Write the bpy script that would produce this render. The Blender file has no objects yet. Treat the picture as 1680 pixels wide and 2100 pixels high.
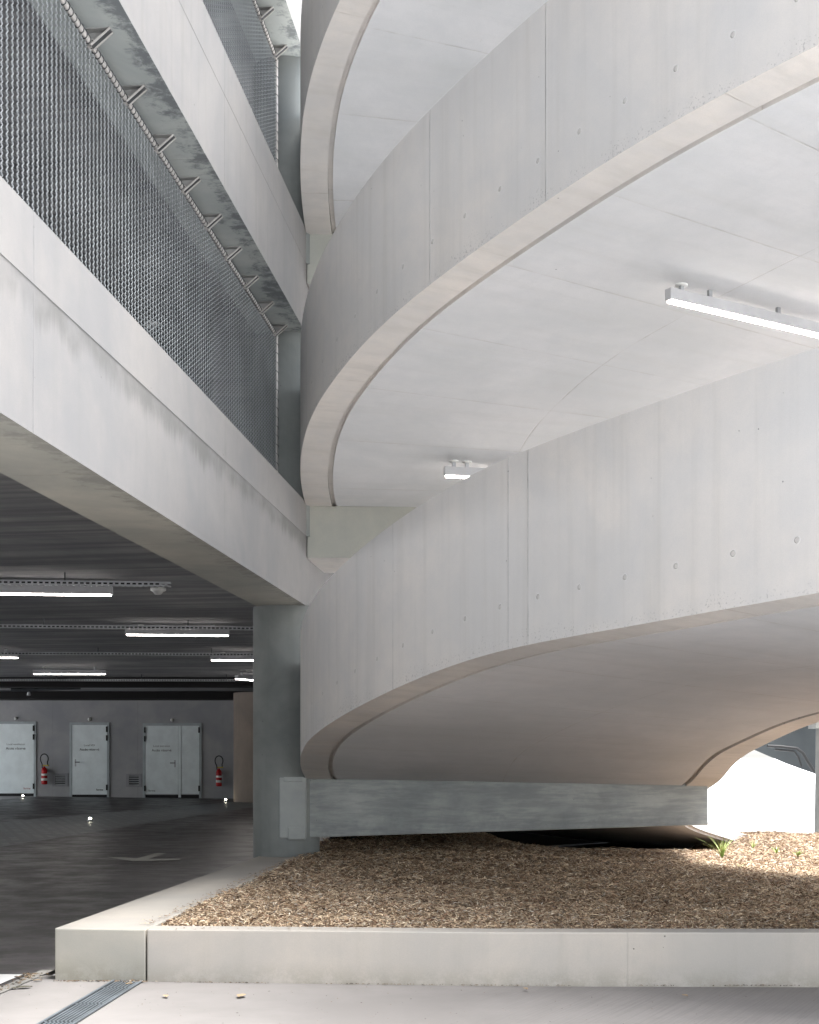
import bpy, math, random
from mathutils import Vector, Matrix, noise as mnoise
random.seed(7)
sc = bpy.context.scene
col = sc.collection
CZ = 1.3            # camera height above the ground floor

# ------------------------------------------------------------------ camera
cam_d = bpy.data.cameras.new("camera")
cam = bpy.data.objects.new("camera", cam_d); col.objects.link(cam)
cam.location = (0, 0, CZ); cam.rotation_euler = (math.radians(90), 0, 0)
cam_d.sensor_fit = 'HORIZONTAL'; cam_d.sensor_width = 36
cam_d.lens = 2887/1680*36
cam_d.shift_x = 0; cam_d.shift_y = 500/1680
cam_d.clip_start = .1; cam_d.clip_end = 2000
sc.camera = cam

# ------------------------------------------------------------------ sky, sun, exposure
SUN_EL, SUN_ROT = math.radians(73), math.radians(96)   # rotation clockwise from +Y
w = bpy.data.worlds.new("World"); sc.world = w; w.use_nodes = True
nt = w.node_tree
sky = nt.nodes.new('ShaderNodeTexSky'); sky.sky_type = 'NISHITA'; sky.sun_disc = False
sky.sun_elevation = SUN_EL; sky.sun_rotation = SUN_ROT
sky.air_density = 1.0; sky.dust_density = 2.0; sky.ozone_density = 0.6; sky.altitude = 100
hs = nt.nodes.new('ShaderNodeHueSaturation'); hs.inputs['Saturation'].default_value = .30
nt.links.new(sky.outputs[0], hs.inputs['Color'])
bg = nt.nodes['Background']; bg.inputs['Strength'].default_value = .15
nt.links.new(hs.outputs[0], bg.inputs['Color'])
sd = bpy.data.lights.new("sun", 'SUN'); sd.energy = 2.7; sd.angle = math.radians(24); sd.color = (1, .99, .985)
sun = bpy.data.objects.new("sun", sd); col.objects.link(sun)
dv = Vector((math.sin(SUN_ROT)*math.cos(SUN_EL), math.cos(SUN_ROT)*math.cos(SUN_EL), math.sin(SUN_EL)))
sun.rotation_euler = dv.to_track_quat('Z', 'Y').to_euler(); sun.location = dv*50
sc.view_settings.view_transform = 'Standard'; sc.view_settings.look = 'None'
sc.view_settings.exposure = 2.05; sc.view_settings.gamma = 1
sc.view_settings.use_curve_mapping = False
sc.cycles.max_bounces = 10; sc.cycles.diffuse_bounces = 7
sc.cycles.sample_clamp_indirect = 6
sc.cycles.use_denoising = True

# ------------------------------------------------------------------ node helper
class N:
    def __init__(s, name, rough=.8):
        s.m = bpy.data.materials.new(name); s.m.use_nodes = True
        s.t = s.m.node_tree; s.b = s.t.nodes['Principled BSDF']
        s.b.inputs['Roughness'].default_value = rough
        s.b.inputs['Specular IOR Level'].default_value = .3
    def n(s, typ, **k):
        o = s.t.nodes.new(typ)
        for a, v in k.items(): setattr(o, a, v)
        return o
    def put(s, sock, v):
        if isinstance(v, bpy.types.NodeSocket): s.t.links.new(v, sock)
        elif isinstance(v, (tuple, list)) and len(v) == 3 and sock.type == 'RGBA': sock.default_value = (*v, 1)
        else: sock.default_value = v
    def math(s, op, a, b=0., c=0., clamp=False):
        o = s.n('ShaderNodeMath', operation=op, use_clamp=clamp)
        s.put(o.inputs[0], a); s.put(o.inputs[1], b); s.put(o.inputs[2], c)
        return o.outputs[0]
    def ss(s, v, lo, hi, a=0., b=1.):
        o = s.n('ShaderNodeMapRange', interpolation_type='SMOOTHSTEP')
        for i, x in enumerate((v, lo, hi, a, b)): s.put(o.inputs[i], x)
        return o.outputs[0]
    def mix(s, f, a, b, mode='MIX'):
        o = s.n('ShaderNodeMix', data_type='RGBA', blend_type=mode)
        s.put(o.inputs['Factor'], f); s.put(o.inputs[6], a); s.put(o.inputs[7], b)
        return o.outputs[2]
    def noise(s, vec, scale, detail=4, rough=.55, dist=0.):
        o = s.n('ShaderNodeTexNoise'); s.put(o.inputs['Vector'], vec)
        o.inputs['Scale'].default_value = scale; o.inputs['Detail'].default_value = detail
        o.inputs['Roughness'].default_value = rough; o.inputs['Distortion'].default_value = dist
        return o.outputs['Fac']
    def scale(s, vec, k):
        o = s.n('ShaderNodeVectorMath', operation='MULTIPLY'); s.put(o.inputs[0], vec); o.inputs[1].default_value = k
        return o.outputs[0]
    def pos(s): return s.n('ShaderNodeNewGeometry').outputs['Position']
    def uv(s):
        u = s.n('ShaderNodeUVMap'); u.uv_map = 'UVMap'
        x = s.n('ShaderNodeSeparateXYZ'); s.t.links.new(u.outputs[0], x.inputs[0])
        return u.outputs[0], x.outputs[0], x.outputs[1]
    def bump(s, h, dist, strength=1.):
        o = s.n('ShaderNodeBump'); s.put(o.inputs['Height'], h)
        o.inputs['Distance'].default_value = dist; o.inputs['Strength'].default_value = strength
        s.t.links.new(o.outputs[0], s.b.inputs['Normal'])

def concrete(name, base, warm=(1.05, 1.0, .94), var=.16, streak=.5, holes=.5, rough=.85, joints=None, period=0., pdist=0.,
             tie=False, drip=None, mould=0., board=None, boardamt=.75, mid=None, grain=1., foot=False, uvstretch=None, stamt=.55):
    """cast concrete: cloudy tone, fine grain, blow holes, pour streaks, formwork joints, tie holes, water marks"""
    q = N(name, rough); P = q.pos(); U, u, v = q.uv()
    dark = tuple(x*(1-var)*k for x, k in zip(base, (1, .99, .97)))
    lite = tuple(min(.95, x*(1+var*.7)*k) for x, k in zip(base, warm))
    big = q.noise(P, .9, 5, .6, .4)
    c = q.mix(q.ss(big, .3, .7), dark, lite)
    med = q.noise(P, 6, 5, .65)
    c = q.mix(q.math('MULTIPLY', q.ss(med, .35, .75), .35), c, tuple(x*.86 for x in base))
    if streak:
        st = q.noise(q.scale(P, (9, 9, .35)), 1.0, 4, .6)
        c = q.mix(q.math('MULTIPLY', q.ss(st, .45, .8), streak*.4), c, tuple(x*.72*k for x, k in zip(base, (1, .97, .9))))
    if uvstretch:
        st = q.noise(q.scale(U, uvstretch), 1.0, 5, .65)
        c = q.mix(q.math('MULTIPLY', q.ss(st, .42, .75), stamt), c, tuple(x*.78*k for x, k in zip(base, (1, .97, .91))))
    gr = q.noise(P, 160, 3, .7)
    c = q.mix(q.math('MULTIPLY', q.ss(gr, .3, .75), .22*grain), c, tuple(x*.7 for x in base))
    hgt = q.math('MULTIPLY', gr, .25)
    if holes:
        vo = q.n('ShaderNodeTexVoronoi'); q.put(vo.inputs['Vector'], P); vo.inputs['Scale'].default_value = 11
        cell = q.n('ShaderNodeSeparateXYZ'); q.t.links.new(vo.outputs['Color'], cell.inputs[0])
        r = q.math('MULTIPLY', q.ss(cell.outputs[0], 1-holes*.6, 1), .075)
        hm = q.ss(q.math('SUBTRACT', r, vo.outputs['Distance']), 0, .02)
        hm = q.math('MULTIPLY', hm, q.ss(cell.outputs[1], .3, .6))
        c = q.mix(q.math('MULTIPLY', hm, .75), c, tuple(x*.3 for x in base))
        hgt = q.math('SUBTRACT', hgt, q.math('MULTIPLY', hm, 1.5))
    wob = q.math('MULTIPLY', q.math('SUBTRACT', q.noise(P, 14, 3), .5), .012)
    def line(d, wdt, amt, colr):
        nonlocal c, hgt
        lm = q.ss(q.math('ADD', q.math('ABSOLUTE', d), wob), 0, wdt, 1, 0)
        lm = q.math('MULTIPLY', lm, q.ss(q.noise(P, 2.5, 3), .36, .56, .25, 1))
        c = q.mix(q.math('MULTIPLY', lm, amt), c, colr)
        hgt = q.math('SUBTRACT', hgt, q.math('MULTIPLY', lm, 1.2))
    tan = tuple(x*k for x, k in zip(base, (.62, .56, .47)))
    for j in (joints or []): line(q.math('SUBTRACT', u, j), .009, .5, tuple(x*.55 for x in base))
    if period:
        m = q.math('SUBTRACT', q.math('MODULO', q.math('ADD', u, 100*period+pdist), period), period/2)
        line(m, .009, .38, tan)
    if mid is not None: line(q.math('SUBTRACT', v, mid), .009, .35, tan)
    if tie:
        mu = q.math('SUBTRACT', q.math('MODULO', q.math('ADD', u, 40.1), .4), .2)
        dv_ = q.math('SUBTRACT', v, .285)
        d = q.math('SQRT', q.math('ADD', q.math('MULTIPLY', mu, mu), q.math('MULTIPLY', dv_, dv_)))
        disc = q.ss(d, .013, .018, 1, 0); ring = q.ss(q.math('ABSOLUTE', q.math('SUBTRACT', d, .0185)), 0, .006, 1, 0)
        c = q.mix(q.math('MULTIPLY', disc, .35), c, tuple(x*.6*k for x, k in zip(base, (1, .96, .88))))
        c = q.mix(q.math('MULTIPLY', ring, .3), c, tuple(min(.9, x*1.3) for x in base))
        hgt = q.math('SUBTRACT', hgt, q.math('MULTIPLY', disc, 4.))
        # honeycombing along the lower arris
        hc = q.math('MULTIPLY', q.ss(q.noise(P, 70, 2, .5), .60, .66), q.ss(q.math('ADD', v, q.math('MULTIPLY', q.noise(P, 2, 4, .7), -.5)), -.22, -.14, 1, 0))
        c = q.mix(q.math('MULTIPLY', hc, .5), c, tuple(x*.4 for x in base))
    if drip:
        L = q.ss(q.noise(q.scale(U, (1., .0, 0)), 2.2, 7, .78), .30, .78, .07, drip[1])
        fine = q.math('MULTIPLY', q.noise(q.scale(U, (1., .03, 0)), 45, 2), .05)
        below = q.math('SUBTRACT', drip[0], v)
        m = q.math('MULTIPLY', q.ss(q.math('SUBTRACT', q.math('ADD', L, fine), below), -.02, .11), q.ss(below, 0, .006))
        m = q.math('MULTIPLY', m, q.ss(q.noise(P, 1.3, 5, .7), .36, .6, .35, 1))
        c = q.mix(q.math('MULTIPLY', m, .85), c, tuple(x*k for x, k in zip(base, (.58, .575, .54))))
        top = q.ss(below, -.004, .004)
        c = q.mix(q.math('MULTIPLY', top, .06), c, tuple(x*.8 for x in base))
    if mould:
        mm = q.noise(P, 6.5, 10, .74, .25)
        big2 = q.math('MULTIPLY', q.math('SUBTRACT', q.noise(P, 1.3, 3), .5), .35)
        edge = q.ss(v, .0, .30, .13, -.10)
        mm = q.ss(q.math('ADD', q.math('ADD', mm, big2), edge), .52, .70)
        c = q.mix(q.math('MULTIPLY', mm, mould), c, tuple(x*k for x, k in zip(base, (.30, .30, .32))))
    if uvstretch:
        sm = q.math('MULTIPLY', q.ss(q.noise(q.scale(U, (4, 22, 1)), 1., 5, .8, .6), .64, .72), q.ss(q.noise(P, 1.1, 3), .45, .6))
        c = q.mix(q.math('MULTIPLY', sm, .35), c, tuple(x*k for x, k in zip(base, (.62, .54, .44))))
    if board:
        bs = q.noise(q.scale(U, board), 1.0, 4, .7)
        c = q.mix(q.ss(bs, .38, .62, 0, boardamt), c, tuple(x*.5 for x in base))
        hgt = q.math('ADD', hgt, q.math('MULTIPLY', bs, .8))
    if foot:
        f = q.math('MULTIPLY', q.ss(v, 0, .17, 1, 0), q.ss(q.noise(P, 5, 8, .78), .36, .6))
        c = q.mix(q.math('MULTIPLY', f, .55), c, tuple(x*k for x, k in zip(base, (.55, .54, .46))))
    q.put(q.b.inputs['Base Color'], c)
    q.bump(hgt, .004, .7)
    return q.m

PALE = (.56, .557, .557)
M = {}
M['ramp_face'] = concrete('cast concrete ramp face', PALE, var=.06, streak=.9, holes=1.0, joints=[3.95, 5.39, 5.60, 9.6], tie=True)
M['ramp_face_b'] = concrete('cast concrete ramp face clean', PALE, var=.06, streak=.9, holes=.9, joints=[4.47, 5.78, 9.9], tie=True)
M['ramp_soffit'] = concrete('cast concrete soffit', (.665, .685, .71), warm=(1.03, 1, .98), var=.07, streak=0, holes=.12, period=1.1, mid=1.95, uvstretch=(5, .5, 1), stamt=.25)
M['ramp_rim'] = concrete('cast concrete rim', (.68, .67, .665), var=.1, streak=0, holes=.15, period=2.2, pdist=.45, uvstretch=(6, 1.2, 1))
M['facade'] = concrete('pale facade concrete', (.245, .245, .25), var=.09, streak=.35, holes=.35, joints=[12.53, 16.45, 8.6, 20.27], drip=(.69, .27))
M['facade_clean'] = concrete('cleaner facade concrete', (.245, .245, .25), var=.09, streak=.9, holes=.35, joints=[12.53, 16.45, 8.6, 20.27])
M['soffit_beam'] = concrete('greenish stained beam soffit', (.42, .425, .395), var=.2, streak=0, holes=.25, mould=.35, period=2.45)
M['soffit_mould'] = concrete('mouldy beam soffit', (.42, .465, .475), var=.2, streak=0, holes=.2, mould=.8, period=2.45)
M['ramp_deck'] = concrete('pale ramp roadway concrete', (.60, .595, .585), var=.1, streak=0, holes=0)
M['grey'] = concrete('grey green cast concrete', (.36, .375, .37), var=.22, streak=.6, holes=.5)
M['column'] = concrete('blue grey column concrete', (.21, .23, .232), var=.3, streak=.9, holes=.6)
M['deck'] = concrete('board marked ceiling concrete', (.38, .39, .41), var=.25, streak=0, holes=0, board=(4.2, .12, 1), period=1.15)
M['wall'] = concrete('grey garage wall concrete', (.37, .38, .40), var=.15, streak=.3, holes=.2, period=2.6)
M['kerb'] = concrete('weathered kerb concrete', (.47, .455, .41), var=.17, streak=.2, holes=.8, foot=True, joints=[3.05])
M['kerb_top'] = concrete('smooth kerb coping', (.35, .335, .31), var=.08, streak=0, holes=.2)

def simple(name, colr, rough=.5, metal=0., emit=0., ecol=None, var=0.):
    q = N(name, rough); q.b.inputs['Metallic'].default_value = metal
    if var:
        n_ = q.noise(q.pos(), 3, 5, .6)
        q.put(q.b.inputs['Base Color'], q.mix(q.ss(n_, .3, .7), tuple(x*(1-var) for x in colr), tuple(min(1, x*(1+var)) for x in colr)))
        q.put(q.b.inputs['Roughness'], q.ss(n_, .3, .7, rough*.8, min(1, rough*1.2)))
    else: q.put(q.b.inputs['Base Color'], colr)
    if emit:
        q.b.inputs['Emission Color'].default_value = (*(ecol or colr), 1); q.b.inputs['Emission Strength'].default_value = emit
    return q.m
M['lamp_body'] = simple('white lamp housing', (.50, .50, .51), .4, var=.05)
M['lamp_glow'] = simple('glowing diffuser', (.9, .88, .85), .5, emit=8, ecol=(1, .90, .82))
M['lamp_glow_garage'] = simple('glowing garage diffuser', (.9, .88, .85), .5, emit=11, ecol=(1, .93, .88))
M['stud_glow'] = simple('floor light lens', (.9, .9, .8), .3, emit=14, ecol=(1, .93, .75))
M['steel'] = simple('galvanised steel', (.42, .43, .44), .45, .6, var=.2)
M['mesh'] = simple('expanded metal', (.40, .42, .43), .45, .35, var=.1)
M['black'] = simple('black rubber', (.012, .012, .012), .5)
M['darksteel'] = simple('dark steel', (.07, .075, .08), .5, .4, var=.2)
M['door'] = simple('galvanised door sheet', (.74, .80, .80), .42, .1, var=.06)
M['frame'] = simple('door frame steel', (.40, .44, .45), .45, .1, var=.1)
M['red'] = simple('red extinguisher paint', (.42, .012, .015), .3, var=.1)
M['yellow'] = simple('yellow plastic', (.55, .42, .08), .5)
M['white'] = simple('white plastic', (.75, .75, .72), .5)
M['text'] = simple('dark lettering', (.03, .03, .03), .6)
M['texthi'] = simple('grey lettering', (.2, .2, .2), .6)
M['textred'] = simple('red lettering', (.3, .05, .04), .6)

# ground materials
def mat_floor():
    q = N('sealed dark garage floor', .35); q.b.inputs['Specular IOR Level'].default_value = .25; P = q.pos()
    a = q.noise(q.scale(P, (1, .25, 1)), .9, 6, .65, .6)
    c = q.mix(q.ss(a, .3, .7), (.034, .031, .032), (.068, .063, .063))
    b = q.noise(q.scale(P, (.25, 2.2, 1)), 1.2, 5, .7)
    c = q.mix(q.ss(b, .5, .78, 0, .7), c, (.026, .021, .020))
    g = q.noise(P, 130, 3, .7)
    c = q.mix(q.ss(g, .4, .8, 0, .45), c, (.11, .11, .11))
    q.put(q.b.inputs['Base Color'], c)
    q.put(q.b.inputs['Roughness'], q.ss(q.noise(P, 1.7, 5, .7), .35, .65, .30, .48))
    q.bump(g, .001, .2)
    return q.m
def mat_court():
    q = N('pale brushed forecourt concrete', .9); P = q.pos()
    a = q.noise(P, .8, 6, .6, .4)
    c = q.mix(q.ss(a, .3, .7), (.195, .182, .172), (.245, .230, .218))
    a2 = q.noise(q.scale(P, (1, 3, 1)), 3., 6, .7)
    c = q.mix(q.ss(a2, .5, .8, 0, .35), c, (.185, .172, .162))
    rot = q.n('ShaderNodeVectorRotate', rotation_type='Z_AXIS'); q.put(rot.inputs['Vector'], P); rot.inputs['Angle'].default_value = math.radians(-62)
    br = q.noise(q.scale(rot.outputs[0], (1.2, 85, 1)), 1., 3, .5)
    sx = q.n('ShaderNodeSeparateXYZ'); q.t.links.new(P, sx.inputs[0])
    k = q.ss(sx.outputs[0], -.2, 1.2, .12, 1)
    c = q.mix(q.math('MULTIPLY', q.math('MULTIPLY', q.ss(br, .4, .65), k), .3), c, (.15, .143, .137))
    sp = q.noise(P, 55, 2, .5); c = q.mix(q.ss(sp, .68, .74, 0, .5), c, (.25, .21, .17))
    q.put(q.b.inputs['Base Color'], c)
    q.bump(q.math('ADD', q.math('MULTIPLY', br, q.math('MULTIPLY', k, 1.)), q.math('MULTIPLY', q.noise(P, 140, 3), .3)), .004, .5)
    return q.m
def mat_soil():
    q = N('dark bark soil', .95); P = q.pos()
    a = q.noise(P, 30, 6, .75)
    c = q.mix(q.ss(a, .35, .7), (.09, .06, .04), (.26, .18, .12))
    q.put(q.b.inputs['Base Color'], c); q.bump(a, .03, .8); return q.m
def mat_chip():
    q = N('shredded wood chips', .85)
    at = q.n('ShaderNodeVertexColor'); at.layer_name = 'Col'
    c = q.mix(q.math('MULTIPLY', q.noise(q.pos(), 60, 3, .6), .3), at.outputs['Color'], (.09, .055, .035), 'MIX')
    q.put(q.b.inputs['Base Color'], c)
    return q.m
def mat_leaf():
    q = N('green grass blade', .6); at = q.noise(q.pos(), 20, 2)
    q.put(q.b.inputs['Base Color'], q.mix(q.ss(at, .3, .7), (.20, .32, .07), (.50, .52, .24)))
    return q.m
M['floor'] = mat_floor(); M['court'] = mat_court(); M['soil'] = mat_soil(); M['chip'] = mat_chip(); M['leaf'] = mat_leaf()
M['paint'] = simple('worn white floor paint', (.36, .36, .33), .45, var=.2)
M['plaza'] = simple('pale sunlit paving', (.74, .74, .74), .9, var=.06)

# ------------------------------------------------------------------ mesh helpers
class MB:
    def __init__(s): s.v = []; s.f = []; s.uv = []; s.mi = []; s.sm = []; s.mats = []
    def mat(s, m):
        if m not in s.mats: s.mats.append(m)
        return s.mats.index(m)
    def quad(s, pts, m, uvs=None, smooth=False):
        i = len(s.v); s.v += [tuple(p) for p in pts]; s.f.append(tuple(range(i, i+len(pts))))
        if uvs is None:
            n = (Vector(pts[1])-Vector(pts[0])).cross(Vector(pts[2])-Vector(pts[0]))
            a = max(range(3), key=lambda k: abs(n[k]))
            uvs = [((p[1], p[2]) if a == 0 else (p[0], p[2]) if a == 1 else (p[0], p[1])) for p in pts]
        s.uv.append(uvs); s.mi.append(s.mat(m)); s.sm.append(smooth)
    def grid(s, rows, m, uvf, smooth=True):
        """rows of points sharing vertices"""
        i0 = len(s.v); nr, nc = len(rows), len(rows[0])
        for r in rows: s.v += [tuple(p) for p in r]
        for a in range(nr-1):
            for b in range(nc-1):
                s.f.append((i0+a*nc+b, i0+a*nc+b+1, i0+(a+1)*nc+b+1, i0+(a+1)*nc+b))
                s.uv.append([uvf(a, b), uvf(a, b+1), uvf(a+1, b+1), uvf(a+1, b)])
                s.mi.append(s.mat(m)); s.sm.append(smooth)
    def box(s, o, ax, ay, az, m, mats=None, uvo=None):
        """o corner, ax/ay/az full edge vectors; mats: dict side->material for x- x+ y- y+ z- z+"""
        o, ax, ay, az = map(Vector, (o, ax, ay, az)); mats = mats or {}
        lx, ly, lz = ax.length, ay.length, az.length
        if ax.cross(ay).dot(az) < 0: flip = True
        else: flip = False
        def q(a, b, c, d, k, u):
            p = [a, b, c, d]; uu = list(u)
            if flip: p.reverse(); uu.reverse()
            s.quad(p, mats.get(k, m), uu)
        q(o, o+az, o+ay+az, o+ay, 'x-', [(0, 0), (0, lz), (ly, lz), (ly, 0)])
        q(o+ax, o+ax+ay, o+ax+ay+az, o+ax+az, 'x+', [(0, 0), (ly, 0), (ly, lz), (0, lz)])
        q(o, o+ax, o+ax+az, o+az, 'y-', [(0, 0), (lx, 0), (lx, lz), (0, lz)])
        q(o+ay, o+ay+az, o+ax+ay+az, o+ax+ay, 'y+', [(0, 0), (0, lz), (lx, lz), (lx, 0)])
        q(o, o+ay, o+ax+ay, o+ax, 'z-', [(0, 0), (ly, 0), (ly, lx), (0, lx)])
        q(o+az, o+ax+az, o+ax+ay+az, o+ay+az, 'z+', [(0, 0), (lx, 0), (lx, ly), (0, ly)])
    def abox(s, x0, x1, y0, y1, z0, z1, m, mats=None):
        s.box((x0, y0, z0), (x1-x0, 0, 0), (0, y1-y0, 0), (0, 0, z1-z0), m, mats)
    def tube(s, pts, r, m, n=10, caps=True, r2=None):
        pts = [Vector(p) for p in pts]; rows = []; L = 0; Ls = []
        up = Vector((0, 0, 1)) if abs((pts[1]-pts[0]).normalized().z) < .95 else Vector((1, 0, 0))
        a = None
        for i, p in enumerate(pts):
            t = (pts[min(i+1, len(pts)-1)]-pts[max(i-1, 0)]).normalized()
            a = (up.cross(t) if a is None else (a - t*a.dot(t))).normalized()
            b = t.cross(a)
            rr = r if r2 is None else r+(r2-r)*i/(len(pts)-1)
            rows.append([p+(a*math.cos(k*2*math.pi/n)+b*math.sin(k*2*math.pi/n))*rr for k in range(n+1)])
            if i: L += (p-pts[i-1]).length
            Ls.append(L)
        s.grid([list(x) for x in rows], m, lambda i, k: (k/n*2*math.pi*r, Ls[i]))
        if caps:
            s.quad(list(reversed(rows[0][:-1])), m, [(0, 0)]*n); s.quad(rows[-1][:-1], m, [(0, 0)]*n)
    def lathe(s, c, prof, m, n=24, axis=Vector((0, 0, 1))):
        c = Vector(c); axis = axis.normalized()
        a = axis.orthogonal().normalized(); b = axis.cross(a)
        rows = [[c+axis*z+(a*math.cos(k*2*math.pi/n)+b*math.sin(k*2*math.pi/n))*r for k in range(n+1)] for r, z in prof]
        s.grid(rows, m, lambda i, k: (k/n*6.283*max(prof[i][0], .01), prof[i][1]))
    def build(s, name, parent=None, bevel=0, origin=None):
        me = bpy.data.meshes.new(name)
        v = s.v
        if origin: v = [(p[0]-origin[0], p[1]-origin[1], p[2]-origin[2]) for p in s.v]
        me.from_pydata(v, [], s.f)
        for m in s.mats: me.materials.append(m)
        me.polygons.foreach_set('material_index', s.mi); me.polygons.foreach_set('use_smooth', s.sm)
        ul = me.uv_layers.new(name='UVMap'); flat = []
        for u in s.uv:
            for a in u: flat += [a[0], a[1]]
        ul.data.foreach_set('uv', flat)
        me.update()
        o = bpy.data.objects.new(name, me); col.objects.link(o)
        if origin: o.location = origin
        if parent:
            o.parent = parent
            o.location = Vector(o.location)-parent_world(parent)
        if bevel:
            wd = o.modifiers.new('weld', 'WELD'); wd.merge_threshold = .0005
            b = o.modifiers.new('bevel', 'BEVEL'); b.width = bevel; b.segments = 2; b.limit_method = 'ANGLE'; b.angle_limit = math.radians(50)
            b.harden_normals = False
        return o
def parent_world(p):
    v = Vector(p.location)
    while p.parent: p = p.parent; v += Vector(p.location)
    return v
def tag(o, label=None, cat=None, group=None, kind=None):
    if label: o['label'] = label
    if cat: o['category'] = cat
    if group: o['group'] = group
    if kind: o['kind'] = kind
    return o
def empty(name, loc, label, cat, group=None):
    o = bpy.data.objects.new(name, None); o.location = loc; o.empty_display_size = .2; col.objects.link(o)
    return tag(o, label, cat, group)
def copy_tree(o, parent=None):
    c = o.copy(); col.objects.link(c)
    if parent: c.parent = parent
    for ch in [k for k in bpy.data.objects if k.parent == o]: copy_tree(ch, c)
    return c

# facade frame: u runs along the garage front away from the camera, v goes left into the garage
E1 = Vector((.0948, .9955, 0)); E2 = Vector((-.9955, .0948, 0)); F0 = Vector((-2.358, 0, 0))
def FW(u, v, z): return F0+E1*u+E2*v+Vector((0, 0, z))

# ================================================================== GROUND
g = MB(); g.quad([(-400, -200, -.03), (400, -200, -.03), (400, 700, -.03), (-400, 700, -.03)], M['plaza'])
tag(g.build('ground'), kind='structure')
# forecourt of pale concrete in front of the planter, up to the garage floor
a0, a1 = FW(3.5, .60, .0), FW(8.32, .60, .0)
g = MB(); g.quad([(a0.x, a0.y, 0), (5.5, 3.5, 0), (5.5, 8.03, -.02), (a1.x, a1.y, 0)], M['court'])  # kept short; unseen pale paving beyond it bounces light onto the soffits
tag(g.build('forecourt'), kind='structure')
# garage floor: rises very gently towards its left rear
g = MB(); rows = []
us = [-12, 0, 6, 8, 10, 12, 14, 18, 22, 26, 30, 34, 38, 44, 46]
vs = [.604, 2, 4, 6, 8, 10, 14, 17.4, 19]
def fz(p):
    k = max(0., min(1., (p.y-14)/26.)); k = k*k*(3-2*k)
    return .002 - .0115*(p.x+6.5)*k
for v_ in vs:
    r = []
    for u_ in us:
        p = FW(u_, v_ if u_ < 14 else (v_-.604)*1.0 - 6*min(1, (u_-14)/8)+.604, 0); p.z = fz(p); r.append(p)
    rows.append(r)
g.grid(rows, M['floor'], lambda a, b: (us[b], vs[a]), smooth=False)
tag(g.build('garage_floor'), kind='structure')
def fp(x, y, dz=.004):
    p = Vector((x, y, 0)); p.z = fz(p)+dz; return p
# gutter strip between garage floor and forecourt
g = MB(); g.quad([FW(-12, .60, .0045), FW(-12, .68, .0045), FW(8.5, .68, .0045), FW(8.5, .60, .0045)][::-1], simple('dirty gutter mortar', (.25, .24, .22), .9, var=.3))
tag(g.build('gutter_strip'), kind='structure')
# walkway band painted across the garage floor and its hatching
def floorpoly(mb, pts, m, dz=.004): mb.quad([fp(x, y, dz) for x, y in pts][::-1], m)
L0, L1, R0, R1 = Vector((-8.6, 24.)), Vector((-4.3, 41.5)), Vector((-6.2, 16.5)), Vector((-3.6, 40.0))
L1, R1 = Vector((-4.9, 40.5)), Vector((-3.9, 37.5))
g = MB(); nseg = 12
for i in range(nseg):
    a, b = i/nseg, (i+1)/nseg
    p = [R0.lerp(R1, a), R0.lerp(R1, b), L0.lerp(L1, b), L0.lerp(L1, a)]
    floorpoly(g, [tuple(x) for x in p], simple('grey walkway coating', (.125, .138, .145), .4, var=.15) if i == 0 else g.mats[0])
tag(g.build('walkway'), kind='structure')
M['hatch'] = simple('faded hatch paint', (.18, .19, .19), .5, var=.3)
g = MB()
for i in range(26):
    a = .14+i*.0225; b = a+.009
    p = [R0.lerp(R1, a), R0.lerp(R1, b), L0.lerp(L1, b-.02), L0.lerp(L1, a-.02)]
    floorpoly(g, [tuple(x) for x in p], M['hatch'], .008)
wo = tag(g.build('walkway_hatching'), 'faded white hatched stripes across the grey walkway in the garage', 'floor marking')
# arrow, traced then laid on the floor at its own depth
ap = [(218.6, 1758.5), (257, 1759.5), (280, 1761.5), (321.5, 1749.8), (342, 1750.5), (305, 1762), (370, 1762), (370, 1764.5), (273, 1767.2)]
pts = []
for x, y in ap:
    d = 2887*1.3/(y-1550); pts.append((( x-840)/2887*d, d))
g = MB(); g.quad([fp(x, y, .005) for x, y in pts], M['paint'])
tag(g.build('direction_arrow'), 'white painted arrowhead on the dark garage floor left of the column', 'floor marking')
# white paint patch bottom left
g = MB(); g.quad([FW(5.2, .72, .0065), FW(8.3, .72, .0065), FW(8.25, 1.6, .0065), FW(5.2, 1.6, .0065)], simple('white floor line paint', (.6, .6, .58), .6, var=.06))
tag(g.build('parking_line'), 'broad white painted line on the floor at the lower left corner', 'floor marking')

# ================================================================== PLANTER KERBS
KL = [(-2.06, 8.18), (-1.516, 8.12)]
def kerb():
    t = empty('kerb', (-1.8, 8.2, 0), 'wide pale concrete kerb running back from the drain to the column', 'kerb')
    b = MB(); top = .30
    l0, r0 = Vector((-2.06, 8.17, 0)), Vector((-1.522, 8.11, 0))
    l1, r1 = Vector((-2.06+.0948*10, 18.17, 0)), Vector((-1.522+.075*10, 18.11, 0))
    up = Vector((0, 0, top)); dn = Vector((0, 0, -.05))
    b.quad([l0+dn, r0+dn, r0+up, l0+up], M['kerb'], [(0, -.05), (.54, -.05), (.54, .3), (0, .3)])
    b.quad([l1+dn, l0+dn, l0+up, l1+up], M['kerb'], [(10, -.05), (0, -.05), (0, .3), (10, .3)])
    b.quad([r0+dn, r1+dn, r1+up, r0+up], M['kerb'], [(0, -.05), (10, -.05), (10, .3), (0, .3)])
    b.quad([l0+up, r0+up, r1+up, l1+up], M['kerb_top'])
    b.quad([r1+dn, l1+dn, l1+up, r1+up], M['kerb'])
    b.build('coping', t, bevel=.008)
kerb()
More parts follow.
